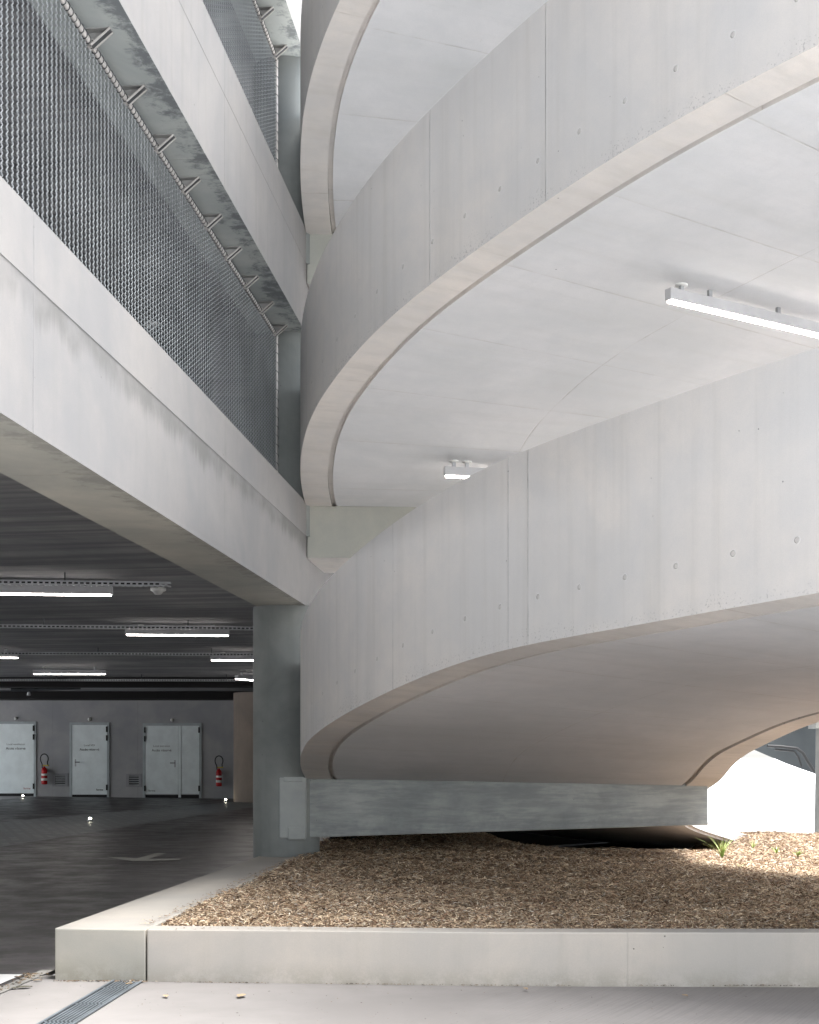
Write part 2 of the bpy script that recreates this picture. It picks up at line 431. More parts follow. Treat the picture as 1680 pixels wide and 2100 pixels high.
def planter_wall():
    t = empty('planter_wall', (2, 8.1, 0), 'long low pale concrete wall holding back the bark mulch', 'low wall')
    b = MB(); pts = [(-1.512, 8.105), (-.6, 8.05), (.45, 7.98), (2.6, 7.97), (9, 7.95)]
    th = .175; top = [.301, .301, .30, .30, .30]; bot = -.06
    s = 0; S = [0]
    for i in range(1, len(pts)): s += (Vector(pts[i])-Vector(pts[i-1])).length; S.append(s)
    fr = [[Vector((x, y, bot)) for x, y in pts], [Vector((x, y, z)) for (x, y), z in zip(pts, top)]]
    b.grid(fr, M['kerb_face'], lambda a, k: (S[k], -.03 if a == 0 else .33), smooth=False)
    b.grid([[Vector((x, y, z)) for (x, y), z in zip(pts, top)], [Vector((x, y+th, z)) for (x, y), z in zip(pts, top)]], M['kerb_top'], lambda a, k: (S[k], a*th), smooth=False)
    b.grid([[Vector((x, y+th, z)) for (x, y), z in zip(pts, top)], [Vector((x, y+th, bot)) for (x, y) in pts]], M['kerb'], lambda a, k: (S[k], a), smooth=False)
    x, y = pts[0]
    b.quad([(x, y+th, bot), (x, y, bot), (x, y, top[0]), (x, y+th, top[0])], M['kerb'])
    b.build('wall_block', t, bevel=.007)
M['kerb_face'] = concrete('pale planter wall face', (.49, .465, .43), var=.10, streak=.6, holes=.7, foot=True, joints=[2.75, 6.2])
planter_wall()

# ================================================================== DRAIN GRATE
def drain():
    t = empty('drain_grate', (-1.65, 7.6, 0), 'long slotted steel drain grate set in the pale forecourt', 'drain')
    d = Vector((.0655, 1, 0)).normalized(); n = Vector((-d.y, d.x, 0))
    e = Vector((-1.53, 8.10, .004))
    W_ = .18; fr = MB(); Lg = 12
    for k in (0, W_-.014):
        o = e+n*k; fr.box(o, -d*Lg, n*.014, Vector((0, 0, .006)), M['drainbar'])
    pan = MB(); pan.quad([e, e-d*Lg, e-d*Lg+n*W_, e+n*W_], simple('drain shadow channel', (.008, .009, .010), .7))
    pan.build('channel', t)
    fr.build('edge_frame', t)
    bars = MB(); nb = 7
    for k in range(nb):
        o = e+n*(.02+k*(W_-.04)/nb)+Vector((0, 0, .0005)); bars.box(o, -d*Lg, n*.0100, Vector((0, 0, .004)), M['drainbar'])
    for k in range(24): bars.box(e+n*.016-d*(.5*k+.26)+Vector((0, 0, .001)), -d*.02, n*(W_-.032), Vector((0, 0, .0035)), M['drainbar'])
    bars.build('slat', t)
M['drainbar'] = simple('zinc grate bar', (.11, .125, .135), .6, 0, var=.2)
drain()

# ================================================================== HELICAL RAMPS
PLAN = [(9.53, 23.11), (7.97, 23.25), (6.41, 23.11), (4.89, 22.71), (3.47, 22.04), (2.18, 21.14), (1.08, 20.03), (.18, 18.75), (-.37, 17.62), (-.76, 16.43), (-.96, 15.35),
        (-1.028, 14.0), (-1.036, 13.5), (-1.018, 12.95), (-.952, 12.45), (-.865, 12.0), (-.742, 11.58), (-.578, 11.13), (-.381, 10.68), (-.142, 10.22), (.122, 9.78),
        (.476, 9.22), (.864, 8.60), (1.283, 7.95), (1.70, 7.38), (2.028, 6.97)]
cc = Vector((10.7, 15.08)); RR = 11.87
for k in range(1, 19):
    a = math.radians(223.1+5.5*k); PLAN.append((cc.x+RR*math.cos(a), cc.y+RR*math.sin(a)))
def natural(t, y):
    n = len(t); h = [t[i+1]-t[i] for i in range(n-1)]
    a = [0]*n; b = [1]*n; c = [0]*n; d = [0]*n
    for i in range(1, n-1):
        a[i] = h[i-1]; b[i] = 2*(h[i-1]+h[i]); c[i] = h[i]; d[i] = 6*((y[i+1]-y[i])/h[i]-(y[i]-y[i-1])/h[i-1])
    for i in range(1, n):
        m = a[i]/b[i-1]; b[i] -= m*c[i-1]; d[i] -= m*d[i-1]
    Mo = [0]*n; Mo[-1] = d[-1]/b[-1]
    for i in range(n-2, -1, -1): Mo[i] = (d[i]-c[i]*Mo[i+1])/b[i]
    def ev(q):
        k = 0
        while k < n-2 and q > t[k+1]: k += 1
        A = t[k+1]-q; B = q-t[k]; H_ = h[k]
        return Mo[k]*A**3/6/H_+Mo[k+1]*B**3/6/H_+(y[k]/H_-Mo[k]*H_/6)*A+(y[k+1]/H_-Mo[k+1]*H_/6)*B
    return ev
ts = [0]
for i in range(1, len(PLAN)): ts.append(ts[-1]+math.dist(PLAN[i], PLAN[i-1]))
ex, ey = natural(ts, [p[0] for p in PLAN]), natural(ts, [p[1] for p in PLAN])
NS = 900
CU = [Vector((ex(ts[-1]*i/NS), ey(ts[-1]*i/NS))) for i in range(NS+1)]
def gsmooth(seq, k):
    wts = [math.exp(-.5*(j/k)**2) for j in range(-3*k, 3*k+1)]; out = []
    n = len(seq)
    for i in range(n):
        acc = seq[0]*0; ws = 0
        kk = min(3*k, i, n-1-i)
        for j in range(-kk, kk+1):
            acc = acc+seq[i+j]*wts[j+3*k]; ws += wts[j+3*k]
        out.append(acc*(1/ws))
    return out
CU = gsmooth(CU, 8)
S = [0]
for i in range(1, NS+1): S.append(S[-1]+(CU[i]-CU[i-1]).length)
i0 = min(range(NS+1), key=lambda i: abs(CU[i].y-14.0)+(100 if CU[i].x > 2 else 0))
s0 = S[i0]; S = [x-s0 for x in S]
NO = []
for i in range(NS+1):
    t = (CU[min(i+1, NS)]-CU[max(i-1, 0)]).normalized(); NO.append(Vector((-t.y, t.x)))
RW = 4.02
def interp(kn, x):
    if x <= kn[0][0]: return kn[0][1]
    for (a, b), (c_, d_) in zip(kn, kn[1:]):
        if x <= c_: return b+(d_-b)*(x-a)/(c_-a)
    return kn[-1][1]
HK = [(-20, 1.13), (1.6, 1.135), (3, 1.18), (5, 1.225), (6, 1.22), (40, 1.22)]
def ramp(name, label, zk, cfk, smin, smax, inner_from=-99):
    t = empty(name, (CU[i0].x, CU[i0].y, 0), label, 'ramp', 'stacked curved ramps of pale concrete')
    idx = [i for i in range(NS+1) if smin <= S[i] <= smax]
    if idx[-1] < NS: pass
    idx = idx[::2]
    Z = gsmooth([interp(zk, S[i]) for i in range(NS+1)], 7)
    CF = gsmooth([interp(cfk, S[i]) for i in range(NS+1)], 10)
    HH = gsmooth([interp(HK, S[i]) for i in range(NS+1)], 10)
    def P(i, tt, h):
        c_ = CU[i]+NO[i]*tt; return Vector((c_.x, c_.y, CZ+Z[i]-CF[i]*tt/RW+h))
    def sweep(mb, strips, cap):
        nonlocal idx
        for (ta, ha, tb, hb, m) in strips:
            rows = [[P(i, ta, ha(i)), P(i, tb, hb(i))] for i in idx]
            if ta == tb: uvf = lambda a, b, ta=ta, ha=ha, hb=hb: (S[idx[a]], (ha, hb)[b](idx[a]))
            else: uvf = lambda a, b, ta=ta, tb=tb: (S[idx[a]], (ta, tb)[b])
            mb.grid(rows, m, uvf)
        for i, rev in ((idx[0], False), (idx[-1], True)):
            pts = [P(i, tt, h(i)) for tt, h in cap]
            if rev: pts.reverse()
            mb.quad(pts, M['grey'])
    z0 = lambda i: 0.; hp = lambda i: HH[i]; K = lambda v: (lambda i: v)
    F, So, Ri = M['ramp_face' if inner_from > -50 else 'ramp_face_b'], M['ramp_soffit'], M['ramp_rim']
    g_ = .255
    for nm, ta, tb, lb in (('outer_parapet', 0, g_, None), ('inner_parapet', RW-g_, RW, None)):
        mb = MB(); keep = idx
        idx = [i for i in keep if S[i] >= (inner_from if ta > 1 else inner_from*2)]
        sweep(mb, [(ta, z0, ta, hp, F), (ta, hp, tb, hp, Ri), (tb, hp, tb, z0, F), (tb, z0, ta, z0, Ri)], [(ta, z0), (tb, z0), (tb, hp), (ta, hp)])
        idx = keep
        mb.build(nm, t)
    mb = MB(); a, b = g_+.002, RW-g_-.002; gr = .045; KT = lambda i: .26 if S[i] > -3 or inner_from < -50 else .16
    if inner_from > -50: b = RW-g_-.002
    sweep(mb, [(a, K(.035), a+gr, K(.035), Ri), (a+gr, K(.035), a+gr, K(.004), Ri), (a+gr, K(.004), b-gr, K(.004), So), (b-gr, K(.004), b-gr, K(.035), Ri), (b-gr, K(.035), b, K(.035), Ri),
               (b, K(.035), b, KT, M['ramp_rim']), (b, KT, a, KT, M['ramp_deck'])],
          [(a, K(.035)), (b, K(.035)), (b, KT), (a, KT)])
    mb.build('deck_slab', t)
    return t
CFA = [(-14, .0), (-4, .04), (0, .07), (.8, .09), (1.44, .13), (2.8, .205), (4.2, .25), (8, .26), (40, .26)]
CFB = [(-14, .05), (0, .07), (2, .10), (5, .14), (40, .14)]
ZA = [(-14, -1.9), (-7.5, -1.16), (-6.2, -1.0), (-4.6, -.83), (-2, -.47), (0, -.235), (.5, -.15), (1, -.055), (1.67, .087), (2.45, .213), (3.23, .348), (3.73, .438), (4.34, .551), (4.83, .628), (5.38, .687), (5.84, .708), (6.56, .735), (7.38, .781), (7.83, .808), (11, 1.0), (22, 1.9)]
ZB = [(-16, 1.2), (-5, 2.1), (0, 2.48), (.6, 2.55), (1, 2.64), (1.44, 2.74), (1.88, 2.845), (2.39, 2.925), (2.86, 3.0), (3.38, 3.098), (3.85, 3.179), (4.43, 3.264), (5.11, 3.345), (5.84, 3.412), (6.6, 3.466), (7.3, 3.502), (7.83, 3.528), (11, 3.75), (22, 4.7)]
ZC = [(-16, 3.9), (-5, 4.8), (0, 5.17), (.5, 5.27), (1, 5.45), (1.5, 5.64), (2.03, 5.76), (2.32, 5.81), (2.77, 5.905), (2.97, 5.96), (4, 6.13), (8, 6.45), (22, 7.7)]
ramp_a = ramp('curved_ramp', 'lowest curved pale concrete ramp, sweeping up over the bark mulch bed', ZA, CFA, -12, 22, inner_from=-2.6)
ramp_b = ramp('curved_ramp', 'middle curved concrete ramp with two strip lamps under its soffit', ZB, CFB, -14, 22)
ramp_c = ramp('curved_ramp', 'topmost curved concrete ramp, cut off by the top of the photo', ZC, CFB, -14, 22)

# skirt wall added to darken under the lowest ramp, shade put into its colour
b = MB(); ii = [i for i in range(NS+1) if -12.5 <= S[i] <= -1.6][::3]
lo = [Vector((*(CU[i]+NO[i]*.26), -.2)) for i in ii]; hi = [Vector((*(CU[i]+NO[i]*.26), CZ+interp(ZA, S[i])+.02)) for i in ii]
SKIRT_M = simple('shade dark skirt', (.03, .03, .03), .9)
b.grid([lo, hi], SKIRT_M, lambda a, k: (S[ii[k]], a)); lo2 = [Vector((*(CU[i]+NO[i]*.02), -.2)) for i in ii]; hi2 = [Vector((*(CU[i]+NO[i]*.02), CZ+interp(ZA, S[i])+.02)) for i in ii]
b.grid([hi2, lo2], SKIRT_M, lambda a, k: (S[ii[k]], a)); b.build('added_skirt_wall', ramp_a)

# transverse support beams carrying the ramps at the column (parts of each ramp)
def support(t, ztop, zbot0, zbot1, zr=0., skew=(0., -.03), x0=-1.02, pad=False, dep=1.15, mat='grey'):
    xl, yl, xr, yr = x0, 14.0, 2.955, 13.93
    if pad: xl = -1.03
    b = MB(); up = Vector((0, 0, 1))
    A = Vector((xl, yl, 0)); B = Vector((xr, yr, 0)); D = Vector((.045, 1, 0)).normalized()*dep
    a0_, b0_ = A+up*(CZ+zbot0), B+up*(CZ+zbot1); a1_, b1_ = A+up*(CZ+ztop+skew[0]), B+up*(CZ+ztop+skew[1])
    L = (B-A).length; m = M[mat]
    rowsf = lambda p, q, n: [p.lerp(q, k/n) for k in range(n+1)]
    b.quad([a0_, b0_, b1_, a1_], m, [(0, 0), (L, 0), (L, .5), (0, .5)])
    b.quad([b0_+D, a0_+D, a1_+D, b1_+D], m); b.quad([a0_+D, b0_+D, b0_, a0_], M['ramp_rim'], [(0, dep), (L, dep), (L, 0), (0, 0)])
    b.quad([a1_, b1_, b1_+D, a1_+D], m); b.quad([b0_, b0_+D, b1_+D, b1_], m); b.quad([a0_+D, a0_, a1_, a1_+D], m)
    b.build('support_beam', t, bevel=.01)
M['beam_low'] = concrete('rough blue grey beam concrete', (.36, .395, .405), var=.35, streak=0, holes=.9, mould=.2, board=(1.6, 11, 1), boardamt=.45)
M['beam_high'] = concrete('grey green beam concrete', (.40, .415, .39), var=.12, streak=.3, holes=.3)
support(ramp_a, -.232, -.815, -.685, x0=-1.03, pad=True, mat='beam_low', skew=(0, -.025))
support(ramp_b, 2.486, 1.966, 1.966, mat='beam_high', skew=(0, -.03))
support(ramp_c, 5.20, 4.69, 4.69, mat='beam_high', skew=(0, -.03))
# bearing block between the low beam and the column
b = MB()
b.box((-1.285, 13.875, CZ-.815), (.265, 0, 0), (0, .4, 0), (0, 0, .60), concrete('patched pale bearing concrete', (.32, .35, .355), var=.28, streak=.2, holes=.5))
b.box((-1.20, 13.865, CZ-.83), (.175, 0, 0), (0, .4, 0), (0, 0, .13), b.mats[0])
b.box((-1.245, 13.868, CZ-.26), (.20, 0, 0), (0, .4, 0), (0, 0, .05), b.mats[0])
b.build('bearing_block', ramp_a, bevel=.012)

# ================================================================== GARAGE BUILDING
G = empty('parking_garage', (-6, 14, 0), 'multi storey concrete parking garage with mesh screened openings on the left', 'building')
UB0, UB1 = -6., 34.
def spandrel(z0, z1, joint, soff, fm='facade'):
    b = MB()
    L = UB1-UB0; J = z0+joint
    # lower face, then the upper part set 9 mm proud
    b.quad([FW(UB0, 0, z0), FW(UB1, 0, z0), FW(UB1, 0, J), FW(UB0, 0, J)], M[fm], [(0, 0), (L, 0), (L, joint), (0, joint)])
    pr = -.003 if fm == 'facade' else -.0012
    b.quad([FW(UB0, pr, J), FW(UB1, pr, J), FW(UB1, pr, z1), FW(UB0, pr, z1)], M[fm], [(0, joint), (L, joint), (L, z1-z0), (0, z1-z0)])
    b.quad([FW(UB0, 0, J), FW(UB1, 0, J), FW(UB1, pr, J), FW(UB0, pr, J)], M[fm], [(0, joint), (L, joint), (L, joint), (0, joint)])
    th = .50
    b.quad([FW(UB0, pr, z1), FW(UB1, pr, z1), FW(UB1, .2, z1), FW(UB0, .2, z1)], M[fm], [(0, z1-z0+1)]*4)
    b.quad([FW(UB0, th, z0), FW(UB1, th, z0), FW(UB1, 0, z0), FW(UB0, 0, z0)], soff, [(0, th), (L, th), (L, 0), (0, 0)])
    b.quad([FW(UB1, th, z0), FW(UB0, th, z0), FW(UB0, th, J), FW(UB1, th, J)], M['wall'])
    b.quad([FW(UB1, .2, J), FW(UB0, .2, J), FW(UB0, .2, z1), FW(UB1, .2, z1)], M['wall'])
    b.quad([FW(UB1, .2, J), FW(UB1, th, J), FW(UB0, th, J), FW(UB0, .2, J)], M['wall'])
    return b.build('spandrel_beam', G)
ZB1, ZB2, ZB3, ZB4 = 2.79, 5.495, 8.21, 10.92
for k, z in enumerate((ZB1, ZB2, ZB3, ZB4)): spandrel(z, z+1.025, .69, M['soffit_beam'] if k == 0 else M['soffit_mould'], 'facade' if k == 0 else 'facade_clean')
# ceilings / decks
for k, zc in enumerate((3.22, 5.92, 8.63, 11.34)):
    b = MB(); y1 = 46 if k == 0 else 40; v1 = 17.3
    if k == 0: c4 = [FW(UB0, .502, 0), FW(12, .502, 0), FW(14.6, -.0, 0)+E2*.5, FW(46, -8, 0)]
    pts = [FW(UB0, .502, zc), FW(20, .502, zc), FW(46, .502 if k else -9, zc), FW(46, v1, zc), FW(UB0, v1, zc)]
    if k == 0: pts = [FW(UB0, .502, zc), FW(16, .502, zc), FW(46, .502, zc), FW(46, v1, zc), FW(UB0, v1, zc)]
    uvd = [((p-F0).dot(E1)+(p-F0).dot(E2)*-.08, (p-F0).dot(E2)) for p in pts]
    b.quad(pts, M['deck'], uvd)
    top = [p+Vector((0, 0, .26)) for p in pts]
    b.quad(list(reversed(top)), M['wall'])
    for i in range(5):
        j = (i+1) % 5; b.quad([pts[j], pts[i], top[i], top[j]], M['wall'])
    b.build('deck_slab', G)
# outer columns
def column(u, v, r, z0, z1, mat='column'):
    b = MB(); c_ = FW(u, v, 0); b.lathe((c_.x, c_.y, z0), [(r, 0), (r, z1-z0)], M[mat], 48)
    return b.build('column', G)
ccx, ccy = -1.243, 14.22
for z0_, z1_ in ((.28, ZB1+.002), (3.48, ZB2+.002), (6.19, ZB3+.002), (8.9, ZB4+.002)):
    b = MB(); b.lathe((ccx, ccy, z0_), [(.335, 0), (.335, z1_-z0_)], M['column'], 64)
    b.build('column', G)
for u_, v_ in ((27, 4.2), (-5, .9), (27, 14), (12, 14), (-5, 14)):
    b = MB(); c_ = FW(u_, v_, 0)
    for z0_, z1_ in ((0, 3.22), (3.48, 5.92), (6.19, 8.63)): b.lathe((c_.x, c_.y, z0_), [(.3, 0), (.3, z1_-z0_)], M['wall'], 32)
    if u_ != 27 or v_ > 5: b.build('column', G)
# enclosure: rear, far side and camera side walls on every storey
BW = 43.0
b = MB()
b.abox(-20, 8, BW+.0, BW+.3, -.3, 3.0, M['rear'] if 'rear' in M else M['wall'])
b.build('rear_wall', G)
b = MB(); b.abox(-20, 8, BW-1.2, BW-.002, 2.99, 3.215, simple('near black beam', (.012, .011, .011), .8)); b.build('rear_dark_beam', G)  # near-black beam across the top of the rear wall
b = MB(); b.abox(-20, 1.2, 34.4, 34.9, 2.985, 3.218, b.mat and simple('shade black downstand', (.012, .011, .011), .8)); b.build('rear_dark_beam', G)  # added beam, black in place of the dark far ceiling it hides
for z0_, z1_ in ((.0, 3.22), (3.48, 5.92), (6.19, 8.63), (8.9, 11.3)):
    b = MB()
    if z0_ > 1: b.box(FW(UB0, 17, z0_), E1*52, E2*.3, Vector((0, 0, .9)), M['wall'])  # unseen ground storey side left open to let daylight reach the doors
    b.box(FW(UB0, 17, z1_-.35), E1*52, E2*.3, Vector((0, 0, .35)), M['wall'])
    b.box(FW(UB0-.3, .55, z0_), E1*.3, E2*17, Vector((0, 0, z1_-z0_)), M['wall'])
    if z0_ > 1: b.box(FW(38, .55, z0_), E1*.3, E2*17, Vector((0, 0, z1_-z0_)), M['wall'])
    b.build('side_wall', G)
# facade wall closing the ground floor side beyond the ramps
b = MB(); b.box(FW(19, .1, 0), E1*25, E2*.25, Vector((0, 0, 2.79)), M['wall']); b.build('side_wall', G)
# curved warm toned wall at the right end of the rear wall
b = MB(); b.lathe((-4.02, 40.6, -.1), [(1.05, 0), (1.05, 3.2)], concrete('warm toned curved wall', (.27, .23, .20), var=.15, streak=.8, holes=.2), 48); b.build('curved_wall', G)
# board marked wall seen through the first mesh screen
b = MB(); b.box((-2.06, 14.75, 3.48), (.85, 0, 0), (0, 6, 0), (0, 0, 2.44), concrete('board marked partition', (.26, .27, .28), var=.3, streak=0, holes=0, board=(.9, 22, 1))); b.build('partition_wall', G)

# ---- doors in the rear wall
def px2(x, y, d): return ((x-840)/2887*d, CZ+(1550-y)/2887*d)
def text(name, body, size, loc, m, parent, rot=(math.radians(90), 0, 0), ext=.001):
    cu = bpy.data.curves.new(name, 'FONT'); cu.body = body; cu.size = size; cu.align_x = 'CENTER'; cu.extrude = ext
    tmp = bpy.data.objects.new(name, cu); col.objects.link(tmp)
    dg = bpy.context.evaluated_depsgraph_get(); me = bpy.data.meshes.new_from_object(tmp.evaluated_get(dg))
    bpy.data.objects.remove(tmp); me.materials.clear(); me.materials.append(m)
    o = bpy.data.objects.new(name, me); col.objects.link(o); o.parent = parent
    o.location = Vector(loc)-parent_world(parent); o.rotation_euler = rot
    return o
def door(xa, xb, ya, yb, split=None, hs=-1, l1='', l2='', hinge=1, lab=None, tx=None, stick=None):
    x0, z1 = px2(xa, ya, BW); x1, z0 = px2(xb, yb, BW)
    f = .07
    fr = MB(); y = BW
    fr.abox(x0-f, x0, y-.05, y-.001, z0-.04, z1+f, M['frame']); fr.abox(x1, x1+f, y-.05, y-.001, z0-.04, z1+f, M['frame'])
    fr.abox(x0, x1, y-.05, y-.001, z1, z1+f, M['frame'])
    D = fr.build('door', G)
    D['label'] = lab
    lf = MB(); w_ = x1-x0
    gp = .006
    if split:
        xs, _ = px2(split[0], 0, BW); xe, _ = px2(split[1], 0, BW)
        lf.abox(x0+gp, xs-gp, y-.036, y-.006, z0+.13, z1-gp, M['door']); a = lf.build('leaf', D)
        lf = MB(); lf.abox(xe+gp, x1-gp, y-.036, y-.006, z0+.13, z1-gp, M['door']); lf.build('leaf', D)
        st = MB(); st.abox(xs+.004, xe-.004, y-.05, y-.006, z0+.03, z1-gp, M['door']); st.build('meeting_stile', D)
        lw0, lw1 = x0, xs
        th_ = MB(); th_.abox(x0+.01, x1-.01, y-.03, y-.004, z0+.0, z0+.11, M['black']); th_.build('threshold', D)
    else:
        lf.abox(x0+gp, x1-gp, y-.036, y-.006, z0+.09, z1-gp, M['door']); lf.build('leaf', D)
        lw0, lw1 = x0, x1
        th_ = MB(); th_.abox(x0+.01, x1-.01, y-.03, y-.004, z0+.0, z0+.08, M['black']); th_.build('threshold', D)
    # handle: plate and lever
    hx = (lw0+.11) if hs < 0 else (lw1-.10); hz = z0+.54*(z1-z0)-.12
    hd = MB(); hd.abox(hx-.02, hx+.02, y-.045, y-.037, hz-.13, hz+.09, M['steel'])
    hd.abox(hx-.01, hx+.01, y-.085, y-.045, hz-.01, hz+.01, M['darksteel'])
    e = -hs; hd.abox(min(hx, hx+e*.14), max(hx, hx+e*.14), y-.10, y-.08, hz-.012, hz+.012, M['darksteel']); hd.build('handle', D)
    for sx, zz in [((x1 if hinge > 0 else x0), k) for k in (.90, .78, .1)]+([(x1, .9), (x1, .1)] if split else []):
        h = MB(); h.abox(sx-.025, sx+.025, y-.075, y-.051, z0+zz*(z1-z0), z0+zz*(z1-z0)+.17, M['black']); h.build('hinge', D)
    tz = z0+.69*(z1-z0); tcx = (lw0+lw1)/2 if tx is None else px2(tx, 0, BW)[0]
    text('sign', l1, .085, (tcx, y-.0395, tz+.035), M['texthi'], D)
    text('sign', l2, .105, (tcx, y-.0395, tz-.10), M['text'], D, ext=.0015)
    if stick:
        sx = px2(stick[0], 0, BW)[0]
        text('sticker', stick[1], .09, (sx, y-.0395, z0+.21), stick[2], D)
    k = MB(); kx = tcx if not split else px2(353, 0, BW)[0]; k.lathe((kx, y-.001, z1+.17), [(.0, -.001), (.055, 0), (.05, .05), (.025, .075), (.0, .078)], M['white'], 16, Vector((0, -1, 0)))
    k.build('door_lamp', D)
    return D
door(-40, 70, 1484.5, 1633, l1='Local ventilation', l2='Accès réservé', hs=-1, lab='wide galvanised door cut by the left edge of the photo', tx=33, stick=(56, 'ferme', M['textred']))
bpy.data.objects['door'].name = 'door'
door(148, 220, 1486.5, 1635.5, l1='Local VDI', l2='Accès réservé', hs=-1, lab='single galvanised door between the two louvred vents', stick=(205, 'ferme', M['text']))
door(298, 409, 1488, 1637.5, split=(366, 372), l1='Local entretien', l2='Accès réservé', hs=1, hinge=-1, lab='double galvanised door with a narrow second leaf', stick=(312, 'ferme', M['text']), tx=332)
def vent(x0, x1, y0, y1):
    a, z1 = px2(x0, y0, BW); b_, z0 = px2(x1, y1, BW); f = .09
    m = MB()
    m.abox(a-f, b_+f, BW-.03, BW-.001, z1, z1+f*.5, M['wall2']); m.abox(a-f, b_+f, BW-.03, BW-.001, z0-f*.5, z0, M['wall2'])
    m.abox(a-f, a, BW-.03, BW-.001, z0, z1, M['wall2']); m.abox(b_, b_+f, BW-.03, BW-.001, z0, z1, M['wall2'])
    V = m.build('vent', G)
    k = MB(); k.abox(a, b_, BW-.006, BW-.002, z0, z1, M['black']); k.build('opening', V)
    k = MB()
    for i in range(5):
        z = z0+(z1-z0)*(i+.12)/4.6; k.quad([(a, BW-.026, z), (b_, BW-.026, z), (b_, BW-.008, z+.03), (a, BW-.008, z+.03)], M['steel'])
        k.quad([(a, BW-.026, z-.01), (b_, BW-.026, z-.01), (b_, BW-.026, z), (a, BW-.026, z)], M['steel'])
    k.build('louvre', V)
M['wall2'] = concrete('lighter patch concrete', (.30, .31, .33), var=.15, streak=.3, holes=.1)
vent(114, 134, 1589, 1610); vent(265, 285, 1590, 1611)

def extinguisher(x, yb, lab):
    cx_, _ = px2(x, 0, BW); d = BW-.2; cx_ = (x-840)/2887*d; zb = CZ+(1550-yb)/2887*d
    t = empty('fire_extinguisher', (cx_, d, zb), lab, 'fire extinguisher', 'fire extinguishers on the rear wall')
    b = MB(); b.lathe((cx_, d, zb), [(0, 0), (.085, .01), (.09, .04), (.09, .42), (.075, .48), (.035, .52), (.03, .55)], M['red'], 24); b.build('cylinder', t)
    b = MB(); b.lathe((cx_, d, zb), [(.0905, .12), (.0912, .121), (.0912, .19), (.0905, .191)], M['white'], 24)
    b.lathe((cx_, d, zb), [(.0905, .27), (.0912, .271), (.0912, .33), (.0905, .331)], M['white'], 24); b.build('label_band', t)
    b = MB(); b.abox(cx_-.05, cx_+.13, d-.03, d+.03, zb+.56, zb+.60, M['yellow']); b.build('valve_handle', t)
    b = MB(); pts = [(cx_+.10, d, zb+.58)]+[(cx_+.01+.12*math.cos(a), d-.05, zb+.78+.15*math.sin(a)) for a in [math.radians(k) for k in range(-40, 230, 18)]]+[(cx_-.06, d-.04, zb+.62), (cx_-.04, d-.1, zb+.5)]
    b.tube(pts, .016, M['black'], 8); b.build('hose', t)
    b = MB(); b.abox(cx_-.03, cx_+.03, d+.09, BW-.002, zb+.38, zb+.46, M['darksteel']); b.build('wall_bracket', t)
extinguisher(91, 1609, 'red fire extinguisher beside the wide door cut by the left edge')
extinguisher(449, 1613, 'red fire extinguisher right of the double door')

# ---- luminaires
def luminaire(name, p0, p1, label, hang, group, w=.065, h=.08, strength_mat='lamp_glow'):
    p0, p1 = Vector(p0), Vector(p1); d = (p1-p0); L = d.length; d.normalize(); n = Vector((-d.y, d.x, 0)).normalized()
    t = empty(name, p0, label, 'strip light', group)
    b = MB(); b.box(p0-n*w/2+Vector((0, 0, .012)), d*L, n*w, Vector((0, 0, h)), M['lamp_body']); b.build('housing', t, bevel=.004)
    b = MB(); b.box(p0-n*w*.42+d*.02, d*(L-.04), n*w*.84, Vector((0, 0, .0115)), M[strength_mat]); b.build('diffuser', t)
    for k in hang:
        q = p0+d*(L*k[0]); bb = MB(); top = k[1]
        bb.box(q-d*.015-n*.012+Vector((0, 0, h+.0125)), d*.03, n*.024, Vector((0, 0, top)), M['steel'])
        if k[0] < .2: bb.lathe(q+Vector((0, 0, h+top-.012)), [(0, 0), (.045, .001), (.045, .012)], M['white'], 16)
        bb.build('hanger', t)
    return t
GU = 'strip lights under the middle ramp'
luminaire('strip_light', (1.78, 9.70, CZ+3.13), (3.10, 10.47, CZ+3.105), 'lit strip light under the middle ramp, cut by the right edge of the photo', [(.08, .06), (.25, .055), (.68, .05)], GU)
luminaire('strip_light', (.312, 12.72, CZ+2.52), (1.80, 12.98, CZ+2.50), 'short visible end of a lit strip light above the lowest ramp parapet', [(.06, .07), (.14, .07)], GU, w=.07)
garl = []
def gl(xc_px, y_px, L, lab, ang=6., z=3.05, end='r'):
    d = 2887*(z-CZ)/(1550-y_px); x = (xc_px-840)/2887*d
    a = math.radians(ang); v = Vector((math.cos(a), math.sin(a), 0))*L
    p = Vector((x, d, z))
    if end == 'r': p0, p1 = p-v, p
    else: p0, p1 = p, p+v
    luminaire('strip_light', p0, p1, lab, [(.15, .07), (.85, .07)], 'strip lights under the garage ceiling', w=.09, h=.085, strength_mat='lamp_glow_garage')
gl(231, 1222, 1.5, 'nearest garage strip light, cut by the left edge of the photo')
gl(257, 1303, 1.5, 'garage strip light in the second row, left of the big column', end='l')
gl(38, 1350, 1.5, 'garage strip light in the third row at the left edge', ang=4)
gl(432, 1355, 1.5, 'garage strip light in the third row partly behind the column', end='l', ang=4)
gl(68, 1383, 1.55, 'fourth garage strip light, above the left pair of doors', end='l', ang=2)
gl(485, 1393, 1.6, 'small slanting garage strip light beside the column, farthest right', end='l', ang=65, z=3.03)

